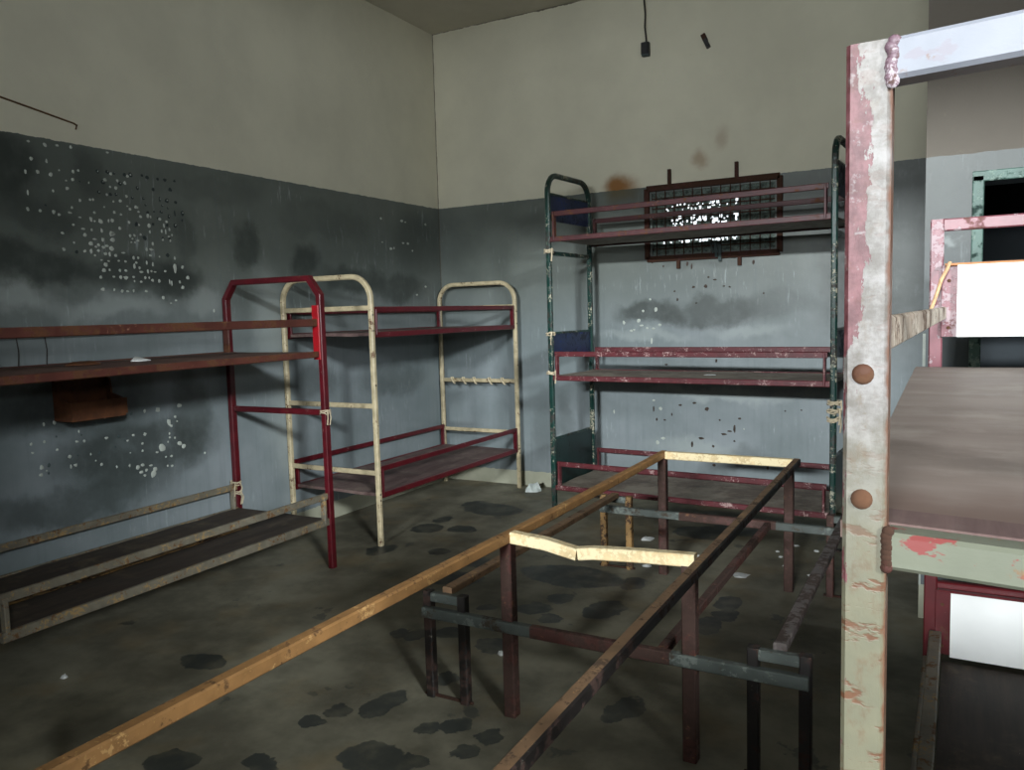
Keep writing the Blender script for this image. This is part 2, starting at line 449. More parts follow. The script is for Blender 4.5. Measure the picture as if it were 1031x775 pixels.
STAINS = [(2.16, -2.03, 0.28, 0.16), (2.26, -2.37, 0.06, 0.07), (2.2, -2.56, 0.08, 0.08), (2.33, -2.65, 0.06, 0.05), (2.53, -2.44, 0.09, 0.12), (1.97, -2.65, 0.03, 0.04), (2.47, -3.71, 0.04, 0.07), (2.39, -3.77, 0.04, 0.05), (2.62, -3.72, 0.04, 0.05), (2.95, -3.39, 0.03, 0.07), (2.59, -3.85, 0.03, 0.04), (2.47, -3.96, 0.03, 0.03), (1.62, -2.33, 0.11, 0.11), (2.24, -3.04, 0.09, 0.07), (1.98, -3.0, 0.06, 0.06), (1.85, -3.1, 0.04, 0.06), (2.23, -3.41, 0.03, 0.04), (1.53, -2.03, 0.1, 0.08), (1.2, -1.95, 0.07, 0.06), (1.54, -2.34, 0.1, 0.11), (1.07, -1.43, 0.1, 0.08), (0.82, -1.51, 0.1, 0.11), (0.79, -1.26, 0.06, 0.09), (0.98, -0.86, 0.23, 0.15), (0.78, -0.77, 0.11, 0.1), (0.84, -2.06, 0.08, 0.11), (2.13, -3.69, 0.06, 0.11), (2.0, -3.81, 0.03, 0.04), (1.97, -3.92, 0.03, 0.03), (2.35, -4.02, 0.13, 0.09), (1.72, -4.34, 0.09, 0.06), (2.01, -4.21, 0.07, 0.04), (1.16, -3.73, 0.11, 0.07), (1.77, -3.12, 0.04, 0.05), (2.98, -3.32, 0.05, 0.08), (3.09, -2.26, 0.06, 0.07), (3.04, -2.42, 0.06, 0.1), (2.52, -2.02, 0.06, 0.1), (3.06, -2.1, 0.06, 0.1), (2.62, -0.88, 0.19, 0.15), (2.8, -0.7, 0.16, 0.15)]
M['floor'] = floor_mat(STAINS)
def ceil_mat():
    n = NT('ceiling_paint')
    f = n.noise(1.2, 5, .6)
    col = n.mix(n.rng(f, .3, .7), rgb(190, 185, 172), rgb(208, 203, 190))
    return n.done(col, .85, n.noise(30, 4), .2, .004)
M['ceiling'] = ceil_mat()
M['dark'] = m_plain('inner_room_shade', rgb(58, 66, 72), .7, .15, 3)  # dark colour stands in for shade in the room behind the doorway

# ------------------------------------------------------------------ the room
RX, RY, HC, TH = 6.6, -10.0, 3.924, .22
LW="-3620,2399,12,8 -3538,2396,13,14 -3474,2402,12,8 -3401,2405,10,13 -3613,2316,12,12 -3536,2315,7,14 -3646,2248,8,15 -3585,2255,11,13 -3520,2250,13,14 -3473,2279,7,7 -3399,2282,9,11 -3369,2292,9,10 -3440,2231,7,5 -3404,2240,11,11 -3643,2147,8,20 -3514,2171,7,10 -3437,2192,13,13 -3373,2139,9,11 -3315,2148,8,9 -3298,2149,8,9 -3649,2067,10,12 -3588,2065,11,10 -3518,2064,10,14 -3491,2053,11,8 -3419,2096,9,8 -3432,2069,14,7 -3236,2117,7,6 -3295,2082,9,7 -3380,2050,12,6 -3219,2264,12,12 -3215,2185,8,9 -3194,2412,11,6 -3316,2235,5,8 -3260,2302,4,4 -3183,2300,10,11 -3082,2301,13,11 -3063,2311,7,9 -3220,2263,12,11 -3147,2269,10,11 -3102,2262,11,13 -3193,2229,11,9 -3159,2227,14,14 -3097,2190,10,11 -3216,2184,7,7 -3179,2153,8,10 -3138,2160,13,11 -3236,2117,7,6 -3097,2136,9,5 -3080,2122,12,10 -3041,2136,16,12 -3028,2112,10,6 -3296,2081,9,9 -3178,2094,10,11 -3139,2086,10,9 -3017,2086,12,9 -2970,2096,11,20 -2952,2090,8,10 -3318,2045,11,16 -3264,2039,18,16 -3297,2037,8,6 -3216,2046,8,12 -3194,2049,12,14 -3093,2048,10,11 -3152,2012,11,11 -3319,1989,8,9 -3261,1990,9,16 -3201,1976,21,16 -3030,2038,7,8 -2965,2041,14,17 -2893,2084,14,12 -2847,2073,11,9 -2867,2047,6,16 -2885,2015,8,12 -2858,2013,6,20 -2831,2029,8,16 -2816,1998,8,8 -3091,1976,10,11 -3064,1979,9,9 -3024,1986,9,8 -2963,2004,8,13 -2838,1987,10,7 -3328,1916,15,14 -3306,1941,17,7 -3258,1942,11,13 -3202,1977,21,18 -3202,1946,18,16 -3358,1959,14,13 -3423,1916,7,7 -3480,1879,12,11 -3367,1991,14,8 -3320,1990,6,9 -3481,1961,13,8 -3419,2008,9,8 -3301,1902,9,9 -3285,1912,11,10 -3288,1883,11,10 -3257,1901,14,10 -3237,1910,16,10 -3210,1897,18,20 -3224,1867,8,19 -3188,1861,11,12 -3329,1876,11,16 -3310,1855,9,7 -3365,1875,12,10 -3249,1868,13,10 -3274,1832,9,6 -3233,1829,10,7 -3251,1809,16,16 -3265,1778,16,14 -3231,1781,8,10 -3285,1740,11,13 -3208,1745,10,7 -3279,1675,14,12 -3211,1674,8,10 -3164,1669,12,13 -3131,1667,12,7 -3093,1670,8,11 -3014,1669,12,8 -3173,1833,10,7 -3132,1831,12,9 -3169,1780,10,12 -3132,1780,12,9 -3166,1743,12,13 -3136,1742,20,13 -3087,1746,12,9 -3142,1878,15,6 -3079,1855,10,14 -3050,1855,10,9 -3064,1828,9,9 -3077,1807,10,18 -3046,1798,9,11 -3036,1776,16,11 -2992,1904,9,12 -2961,1905,18,9 -2971,1871,12,8 -3091,1974,8,12 -3063,1977,9,8 -3024,1985,9,9 -3078,1959,7,6 -3087,1939,7,6 -3064,1939,7,6 -3044,1951,12,8 -2949,1938,9,14 -2880,1966,9,11 -2997,1829,7,18 -2958,1823,7,18 -2993,1780,9,15 -2970,1783,9,9 -2946,1779,13,5 -2910,1867,7,6 -2878,1786,11,9 -2809,1805,15,35 -2756,1814,12,13 -2723,1752,14,14 -2763,1693,15,14 -2782,1725,10,13 -2853,1725,6,20 -2839,1718,6,20 -3013,1745,10,12 -2988,1745,7,11 -2967,1731,11,11 -2923,1728,14,12 -3083,1724,7,8 -3041,1721,10,8 -2903,1631,13,14 -2817,1617,11,8 -2853,1600,9,6 -2830,1965,9,11 -2807,1864,8,14 -3656,992,8,14 -3602,993,12,14 -3482,994,8,8 -3448,994,11,12 -3322,988,13,13 -3238,985,12,8 -3161,984,12,11 -3077,988,11,14 -2990,986,20,20 -2841,995,20,16 -2922,903,16,25 -2906,881,13,11 -2876,932,11,11 -2864,904,7,7 -3597,921,6,8 -3475,930,6,12 -3462,909,6,8 -3727,901,9,11 -3724,857,9,7 -3661,904,9,11 -3597,852,10,9 -3489,878,12,9 -3449,873,9,10 -3322,871,14,9 -3247,868,13,10 -3216,843,7,10 -3196,838,8,8 -3159,863,14,12 -3084,859,14,12 -3105,807,11,9 -3106,766,10,9 -3185,767,6,5 -3274,814,9,10 -3366,798,11,12 -3418,799,6,9 -3393,759,7,6 -3362,733,12,11 -3273,704,7,10 -3195,697,8,14 -3534,805,14,11 -3490,805,6,9 -3507,756,13,12 -3532,752,8,14 -3684,776,14,16 -3646,780,11,14 -3690,738,12,11 -3651,739,9,9 -3661,754,6,6 -2979,763,28,29 -3013,742,13,9 -2857,770,24,18 -2829,748,19,18 -2923,838,8,11 -2936,791,8,8 -2887,807,8,11 -2922,815,9,8 -2919,704,11,10 -2957,705,8,7 -2949,650,9,9 -2917,645,11,9 -2933,673,7,6 -3143,677,17,17 -3113,685,15,11 -3124,646,15,13 -3092,651,12,11 -3103,623,12,9 -3059,673,18,7 -3048,620,25,27 -3036,646,20,16 -2678,682,9,11 -830,2270,16,12 -551,2275,26,13 -500,2269,17,8 -209,2273,23,13 -823,2083,16,7 -713,2038,25,15 -672,2046,12,13 -542,2094,22,10 -477,2093,22,13 -415,2037,13,10 -239,1737,23,13 -372,1667,18,10 -2542,1553,10,15"
LD="-3260,2303,13,12 -3203,2306,14,12 -3234,2247,16,14 -3263,2193,13,12 -3366,2236,6,6 -3559,2094,8,9 -3260,2303,16,15 -3206,2308,14,12 -3165,2306,13,11 -3102,2306,14,15 -3065,2309,19,19 -3234,2249,16,15 -3131,2253,17,15 -2990,2317,12,12 -2957,2310,17,16 -2889,2312,12,12 -2841,2312,17,13 -2775,2314,13,12 -3027,2243,15,15 -2924,2248,17,14 -2809,2260,18,16 -3262,2192,15,13 -3195,2189,14,12 -3160,2193,14,13 -3062,2185,12,10 -2990,2189,12,12 -2836,2194,19,23 -2777,2190,15,12 -2884,2195,9,22 -2870,2161,11,11 -2833,2151,10,9 -2980,2154,11,9 -2928,2122,9,9 -2879,2125,16,12 -2733,2131,17,22 -2829,2102,13,19 -2786,2126,8,27 -2738,2089,10,12 -2790,2053,18,18 -3048,2041,16,18 -2969,2112,14,13 -2899,2086,19,13 -2845,2051,14,15 -2940,2050,14,13 -3000,1969,19,18 -2787,2057,19,19 -2855,1878,20,16 -2880,1972,13,17 -2834,1973,13,17 -3412,1868,13,13"
BW="1952,1564,11,11 1997,1484,18,22 1893,1476,12,13 1732,1386,14,22 1855,1401,21,18 1878,1361,21,11 1816,1329,14,11 1793,1322,16,13 1924,1342,12,11 1977,1337,16,11 2027,1365,16,13 1636,670,10,21 2026,706,18,18 1970,771,14,13 2672,574,8,9 2042,472,23,13 2000,436,18,23 1959,1238,11,31"
BD="2297,1646,17,13 2389,1649,19,19 2460,1694,21,8 2411,1716,11,11 2171,1555,11,19 2317,1524,11,9 2815,1581,10,10 2527,1644,13,8 2149,1620,11,11 2569,1636,12,8 2467,1085,11,21 2076,1055,18,9 1969,704,9,36 1995,622,12,18 2117,665,9,18 2060,618,14,9 2185,740,22,11 2394,718,24,22 2296,759,20,11 2491,635,11,11 2601,575,11,47 2522,528,30,11 2565,552,30,9 2639,652,17,9 2349,487,31,13 2276,439,11,31 2440,431,13,13 2600,479,11,11 2446,285,19,13 2844,291,10,21 2824,332,10,21 3081,730,10,8 2968,720,10,8 2200,346,11,11 1972,1851,11,17 2250,1825,13,25 2283,1802,9,30 2062,1814,11,11 2743,1809,12,24"

def parse(s):
    return [tuple(int(v) / 1000 for v in t.split(',')) for t in s.split()]

bm = bm_new(); box(bm, (-TH, RY - TH, -.1), (RX + TH, TH, 0)); struct(obj('floor', bm, M['floor']))
bm = bm_new(); box(bm, (-TH, RY - TH, HC), (RX + TH, TH, HC + .12)); struct(obj('ceiling', bm, M['ceiling']))

bm = bm_new(); box(bm, (-TH, RY, 0), (0, 0, HC))
for y, z, a, b in parse(LW):
    dab(bm, (0, y, z), (0, 1, 0), (0, 0, 1), a * .80, b * .80, (1, 0, 0), 1 if z > 1.2 or random.random() < .8 else 2)
for y, z, a, b in parse(LD):
    dab(bm, (0, y, z), (0, 1, 0), (0, 0, 1), a * .72, b * .72, (1, 0, 0), 3, .001)
    if random.random() < .35:
        dab(bm, (.0012, y + .002, z + .003), (0, 1, 0), (0, 0, 1), a * .2, b * .2, (1, 0, 0), 1, .002)
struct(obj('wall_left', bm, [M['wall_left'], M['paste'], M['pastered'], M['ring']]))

def wall_xz(bm, x0, x1, y0, y1, z0, z1, holes):
    """a wall slab running along x (y0..y1 thick) with rectangular holes (hx0,hx1,hz0,hz1)"""
    xs = sorted({x0, x1, *[h[0] for h in holes], *[h[1] for h in holes]})
    zs = sorted({z0, z1, *[h[2] for h in holes], *[h[3] for h in holes]})
    for i in range(len(xs) - 1):
        for j in range(len(zs) - 1):
            cx, cz = (xs[i] + xs[i + 1]) / 2, (zs[j] + zs[j + 1]) / 2
            if any(h[0] < cx < h[1] and h[2] < cz < h[3] for h in holes):
                continue
            box(bm, (xs[i], y0, zs[j]), (xs[i + 1], y1, zs[j + 1]))
    bmesh.ops.remove_doubles(bm, verts=bm.verts, dist=1e-5)
    # drop inner faces shared by two neighbouring cells
    seen = {}
    for f in bm.faces:
        k = tuple(round(c, 4) for c in f.calc_center_median())
        seen.setdefault(k, []).append(f)
    dead = [f for fs in seen.values() if len(fs) > 1 for f in fs]
    bmesh.ops.delete(bm, geom=dead, context='FACES')

GX0, GX1, GZ0, GZ1 = 1.975, 2.895, 1.905, 2.375
bm = bm_new(); wall_xz(bm, -TH, RX + TH, 0, TH, 0, HC, [(GX0, GX1, GZ0, GZ1)])
for x, z, a, b in parse(BW):
    dab(bm, (x, 0, z), (1, 0, 0), (0, 0, 1), a * .8, b * .8, (0, -1, 0), 1)
for x, z, a, b in parse(BD):
    dab(bm, (x, 0, z), (1, 0, 0), (0, 0, 1), a * .75, b * .75, (0, -1, 0), 2, .0015)
struct(obj('wall_back', bm, [M['wall_back'], M['paste'], M['scab']]))

# partition beside the back wall, with a doorway into a dark room
PX, PY = 3.907, -1.914
DX0, DX1, DZ1 = 4.135, 5.0, 2.0
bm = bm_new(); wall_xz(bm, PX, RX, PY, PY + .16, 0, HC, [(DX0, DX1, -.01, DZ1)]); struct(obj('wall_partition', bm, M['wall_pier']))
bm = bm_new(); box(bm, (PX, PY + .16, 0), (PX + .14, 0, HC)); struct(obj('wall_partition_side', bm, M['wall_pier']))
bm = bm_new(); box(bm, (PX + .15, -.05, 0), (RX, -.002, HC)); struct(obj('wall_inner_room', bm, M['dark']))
bm = bm_new()
for a, b in [((DX0 - .0225, 0), (DX0 - .0225, DZ1 + .022)), ((DX1 + .0225, 0), (DX1 + .0225, DZ1 + .022))]:
    bar(bm, (a[0], PY - .012, a[1]), (b[0], PY - .012, b[1]), .045, .03, (0, 1, 0))
bar(bm, (DX0 - .045, PY - .012, DZ1 + .022), (DX1 + .045, PY - .012, DZ1 + .022), .045, .03, (0, 1, 0))
struct(obj('trim_1', bm, M['doorgreen']))
# bare plaster strip where the partition's corner has lost its paint
bm = bm_new()
for k, (z0, z1, w) in enumerate([(.16, .34, .008), (.5, .62, .006), (1.19, 1.34, .011), (1.36, 1.40, .006)]):
    box(bm, (PX - .001, PY - .002, z0), (PX + w, PY + .001, z1))
struct(obj('trim_2', bm, M['paste']))

# right wall and the wall behind the viewer, each with a window the daylight comes through
WR = (-8.0, -5.3, 2.0, 3.6)      # y0, y1, z0, z1 of the side window
bm = bm_new()
wall_xz(bm, RY - TH, TH, -TH, 0, 0, HC, [(WR[0], WR[1], WR[2], WR[3])])
bmesh.ops.transform(bm, matrix=Matrix(((0, -1, 0, RX), (1, 0, 0, 0), (0, 0, 1, 0), (0, 0, 0, 1))), verts=bm.verts)
struct(obj('wall_right', bm, M['wall_right']))
WF = (2.2, 4.7, 2.08, 3.4)     # x0, x1, z0, z1 of the front window
bm = bm_new(); wall_xz(bm, -TH, RX + TH, RY - TH, RY, 0, HC, [(WF[0], WF[1], WF[2], WF[3])]); struct(obj('wall_front', bm, M['wall_right']))
def window(name, x0, x1, z0, z1, mat4):
    bm = bm_new()
    for a, b in [((x0, 0, z0), (x1, 0, z0)), ((x0, 0, z1), (x1, 0, z1)), ((x0, 0, z0), (x0, 0, z1)), ((x1, 0, z0), (x1, 0, z1)), (((x0 + x1) / 2, 0, z0), ((x0 + x1) / 2, 0, z1))]:
        bar(bm, a, b, .06, .06, (0, 1, 0))
    bmesh.ops.transform(bm, matrix=mat4, verts=bm.verts)
    struct(obj(name, bm, M['doorgreen']))
window('window_1', WF[0], WF[1], WF[2], WF[3], Matrix.Translation((0, RY - .1, 0)))
window('window_2', WR[0], WR[1], WR[2], WR[3], Matrix.Translation((RX + .1, 0, 0)) @ Matrix.Rotation(math.pi / 2, 4, 'Z'))

# ------------------------------------------------------------------ rusty grille over the ventilation hole
g = thing('ventilation_grille', 'rusty iron grille over the vent hole high on the back wall, daylight leaking through', 'grille', (2.435, -.012, 2.14))
w2, h2 = .495, .268
part('frame', g, M['rustbar'], ((-w2, 0, -h2), (w2, 0, -h2), .03, .045, (0, 0, 1)), ((-w2, 0, h2), (w2, 0, h2), .03, .045, (0, 0, 1)),
     ((-w2, 0, -h2), (-w2, 0, h2), .03, .04, (1, 0, 0)), ((w2, 0, -h2), (w2, 0, h2), .03, .04, (1, 0, 0)))
for x0, x1 in ((-.315, -.25), (.19, .21)):
    part('wall_anchor', g, M['rustbar'], ((x0, .001, .26), (x0, .001, .40), .026, .03, (0, 1, 0)))
    part('wall_anchor', g, M['rustbar'], ((x1, .001, -.26), (x1, .001, -.35), .028, .03, (0, 1, 0)))
bm = bm_new()
nx, nz = 14, 7
for i in range(1, nx):
    x = -w2 + 2 * w2 * i / nx
    bar(bm, (x, .012, -h2), (x, .012, h2), .007, .007, (0, 1, 0))
for j in range(1, nz):
    z = -h2 + 2 * h2 * j / nz
    bar(bm, (-w2, .018, z), (w2, .018, z), .008, .007, (0, 1, 0))
obj('bars', bm, M['rustbar'], g)
# torn, clogged mesh behind the bars: a sheet of small cells, some of them open
n = NT('clogged_wire_mesh')
M['mesh'] = n.done(n.mix(n.rng(n.noise(30, 5, .7), .3, .7), rgb(34, 42, 38), rgb(112, 126, 118)), .9, n.noise(60, 4), .4, .004)
bm = bm_new()
cx, cz = 92, 42
rr = random.Random(11)
rows = [(.62, .76), (.44, .57), (.33, .37), (.22, .29)]
open_ = set()
for k in range(215):
    r0, r1 = rr.choice(rows[:2] + rows[:2] + rows[2:] + rows[3:] + rows[3:])
    u = min(.68, max(.12, rr.gauss(.43, .15)))
    i, j = int(u * cx), int(rr.uniform(r0, r1) * cz)
    open_.add((i, j))
    if rr.random() < .14:
        open_.add((i + 1, j)); open_.add((i, j + 1)); open_.add((i + 1, j + 1))
vs = {}
def gv(i, j, k):
    if (i, j, k) not in vs:
        q = rr.uniform(-.3, .3), rr.uniform(-.3, .3)
        if i in (0, cx) or j in (0, cz): q = (0, 0)
        vs[(i, j, k)] = bm.verts.new((-w2 + 2 * w2 * (i + q[0]) / cx, .035 + k * .006, -h2 + 2 * h2 * (j + q[1]) / cz))
    return vs[(i, j, k)]
for i in range(cx):
    for j in range(cz):
        if (i, j) in open_:
            continue
        bm.faces.new([gv(i, j, 0), gv(i + 1, j, 0), gv(i + 1, j + 1, 0), gv(i, j + 1, 0)])
obj('wire_mesh', bm, M['mesh'], g)
bm = bm_new()
for k in range(3):
    pts = [(.0 + k * .03, -.02, -.15 - .02 * k), (.01 + k * .03, -.025, -.20), (.02 + k * .025, -.022, -.25 - .03 * k)]
    tube(bm, pts, .007 + .003 * k, 5)
obj('hanging_rag', bm, M['pastered'], g)

# ------------------------------------------------------------------ bunk with the red chamfered end frame (left)
def red_bunk():
    w, L = .761, 1.9
    T = thing('bunk_bed', 'two-tier bunk with chamfered dark red end frame and worn grey lower bunk, far left', 'bunk bed', (.038, -2.476, 0), .010)
    top, s = 1.722, .038
    def endframe(v):
        bm = bm_new()
        path = [(0, v, 0), (0, v, top - .10), (.075, v, top), (w - .075, v, top), (w, v, top - .10), (w, v, 0)]
        sweep(bm, path, rect(.034, .042), (0, 1, 0))
        e = obj('end_frame', bm, M['maroon'], T)
        part('cross_bar', T, M['maroon'], ((0, v, .935), (w, v, .935), .025, .035))
        return e
    ef = endframe(0); endframe(-L - .12)
    zu, zg = 1.279, 1.463
    bm = bm_new(); slab(bm, .02, w - .012, -L, -.02, zu + .014, .022, wob=.003); obj('upper_deck', bm, M['board_brown'], T)
    for u, sg in ((w - .004, -1), (.012, 1)):
        part('side_rail', T, M['brownred'], ((u, -L, zu), (u, -.02, zu), .022, .036))
        part('guard_rail', T, M['brownred'], ((u, -L, zg), (u, -.02, zg), .02, .043))
        for v in (-.032, -L + .03):
            part('guard_post', T, M['redpaint'] if u > .5 else M['brownred'], ((u - sg * -.006, v, zu - .03), (u - sg * -.006, v, zg + .10 if u > .5 else zg), .012, .05, (1, 0, 0)))
    zl, zlg = .285, .438
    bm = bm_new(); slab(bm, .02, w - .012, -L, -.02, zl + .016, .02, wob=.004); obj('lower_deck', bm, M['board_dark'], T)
    bm = bm_new(); slab(bm, .40, .455, -L + .02, -.35, zl + .022, .012, nx=2, ny=20, wob=.006); obj('torn_board_edge', bm, M['ochre'], T)
    for u in (w - .004, .012):
        part('lower_side_rail', T, M['worngrey'], ((u, -L, zl), (u, -.02, zl), .025, .042))
        part('lower_guard_rail', T, M['worngrey'], ((u, -L, zlg), (u, -.02, zlg), .022, .038))
        for v in (-.05, -L + .02):
            part('lower_guard_post', T, M['worngrey'], ((u, v, zl), (u, v, zlg), .02, .035, (1, 0, 0)))
    # cords knotted round the frame
    def knot(parent, c, r, seed, tails=2, mat='string', th=.0035):
        rn = random.Random(seed)
        bm = bm_new()
        for k in range(3):
            z = c[2] + k * .008 - .008
            pts = [(c[0] + r * math.cos(a) * (1 + .08 * rn.random()), c[1] + r * math.sin(a), z + rn.uniform(-.006, .006)) for a in [2 * math.pi * i / 10 for i in range(11)]]
            tube(bm, pts, th, 6)
        for k in range(tails):
            d = rn.uniform(-.03, .03)
            pts = [(c[0] + r, c[1] - r * .6, c[2]), (c[0] + r + .012, c[1] - r + d, c[2] + .012), (c[0] + r + .014, c[1] - r + d * 1.6, c[2] - .03), (c[0] + r + .008, c[1] - r + d * 1.3, c[2] - .075)]
            tube(bm, pts, th, 6)
        return obj('string_tie', bm, M[mat], parent)
    T['_'] = 0; del T['_']
    knot(T, (w, 0, .94), .030, 1)
    knot(T, (0, -.01, .46), .032, 2, 3); knot(T, (0, -.01, .40), .032, 3, 2)
    # two thin wires from guard rail to deck
    for v in (-1.32, -1.18):
        bm = bm_new(); tube(bm, [(.012, v, zg), (.02, v + .004, (zg + zu) / 2), (.02, v - .003, zu)], .003, 6)
        obj('tie_wire', bm, M['cable'], T)
    return T, knot
RB, knot = red_bunk()

# ------------------------------------------------------------------ cream bunk in the corner
def cream_bunk():
    w, L = .760, 1.875
    T = thing('bunk_bed', 'two-tier bunk with rounded cream end frames and dark red decks in the room corner', 'bunk bed', (.045, -.100, 0), -.012)
    top = 1.747
    for v, far in ((0, True), (-L, False)):
        bm = bm_new()
        sweep(bm, fillet([(0, v, 0), (0, v, top), (w, v, top), (w, v, 0)], .15, 8), rect(.034, .034, .009), (0, 1, 0))
        e = obj('end_frame', bm, M['cream'], T)
        for z in (1.50, 1.40, 1.05, .34, .30):
            bm = bm_new(); dome(bm, (w + .0175, v - .004, z), .007, (1, 0, 0), .4, 8, 2); obj('bolt', bm, M['black'], e)
        for z in (1.545, .915, .478):
            c = part('cross_bar', T, M['cream'], ((.01, v, z), (w - .01, v, z), .02, .032))
            if far and z == .915:
                for k, x in enumerate((.12, .235, .345, .50, .63)):
                    bm = bm_new()
                    tube(bm, [(x - .012, v - .02, z + .024), (x, v - .022, z - .002), (x + .014, v - .019, z - .022), (x + .03, v - .022, z - .03)], .006, 6)
                    tube(bm, [(x - .012, v - .02, z + .024), (x - .010, v + .012, z + .022), (x + .008, v + .014, z - .02)], .005, 6)
                    obj('cloth_strip', bm, M['cloth'], c)
    for z, zg, nm in ((1.372, 1.535, 'upper'), (.325, .500, 'lower')):
        bm = bm_new(); slab(bm, .02, w - .02, -L + .03, -.03, z + .014, .02, wob=.003); obj(nm + '_deck', bm, M['board_plum'], T)
        for u in (w - .005, .012):
            part('side_rail', T, M['maroon'], ((u, -L + .02, z), (u, -.02, z), .022, .036))
            part('guard_rail', T, M['maroon'], ((u, -L + .02, zg), (u, -.02, zg), .02, .034))
            for v in (-.04, -L + .042):
                part('guard_post', T, M['maroon'], ((u, v, z), (u, v, zg), .016, .034, (1, 0, 0)))
    return T
CB = cream_bunk()

# ------------------------------------------------------------------ three-tier green and red bunk against the back wall
def triple_bunk():
    L, w = 1.925, .640
    T = thing('triple_bunk_bed', 'three-tier bunk with dark green posts and chipped red decks against the back wall', 'bunk bed', (1.490, -.838, 0), -.062)
    top = 2.462
    for u, left in ((0, True), (L, False)):
        bm = bm_new()
        sweep(bm, fillet([(u, 0, 0), (u, 0, top), (u, w, top), (u, w, 0)], .13, 7), rect(.036, .036, .008), (1, 0, 0))
        obj('end_frame', bm, M['green'], T)
        for v in (0, w):
            part('foot_plate', T, M['black'], ((u - .035, v, .004), (u + .05, v, .004), .05, .008))
        part('cross_bar', T, M['green'], ((u, 0, 1.906), (u, w, 1.906), .022, .030))
        for z0, z1, m in ((2.135, 2.325, 'panelblue'), (1.17, 1.335, 'panelblue'), (.215, .565, 'panelgreen')):
            bm = bm_new(); box(bm, (u - .005, .015, z0), (u + .005, w - .015, z1)); 
            p = obj('end_panel', bm, M[m], T)
            part('panel_edge', p, M['green'], ((u, .012, z1), (u, w - .012, z1), .02, .016))
    mats = ('pinkred', 'pinkred', 'plumred')
    for (z, zg, nm), mt in zip(((.210, .386, 'lower'), (1.012, 1.185, 'middle'), (2.000, 2.177, 'upper')), mats):
        bm = bm_new(); slab(bm, .02, L - .02, .02, w - .02, z + .014, .02, nx=14, ny=4, wob=.003); obj(nm + '_deck', bm, M['board_dusty'], T)
        for v, sg in ((-.004, 1), (w + .004, -1)):
            part('side_rail', T, M[mt], ((.02, v, z), (L - .02, v, z), .022, .036))
            bm = bm_new()
            path = [(.05, v, z), (.05, v, zg), (L - .05, v, zg), (L - .05, v, z)]
            sweep(bm, fillet(path, .028, 4), rect(.036, .016), (0, 1, 0)) if False else None
            for a, b in (((.035, v, zg), (L - .035, v, zg)),):
                bar(bm, a, b, .016, .036)
            obj('guard_rail', bm, M[mt], T)
            for x in (.05, L - .05):
                part('guard_post', T, M[mt], ((x, v, z - .01), (x, v, zg + .012), .014, .042, (0, 1, 0)))
    for c, r, sd, m in (((0, 0, 1.33), .03, 5, 'string'), ((0, 0, 1.05), .032, 6, 'string'), ((L, 0, .90), .033, 7, 'string'), ((L, 0, .85), .033, 8, 'string'), ((L, 0, .80), .034, 9, 'string'), ((0, 0, 1.92), .03, 10, 'string')):
        knot(T, c, r, sd, 1, m, .005)
    return T
TB = triple_bunk()

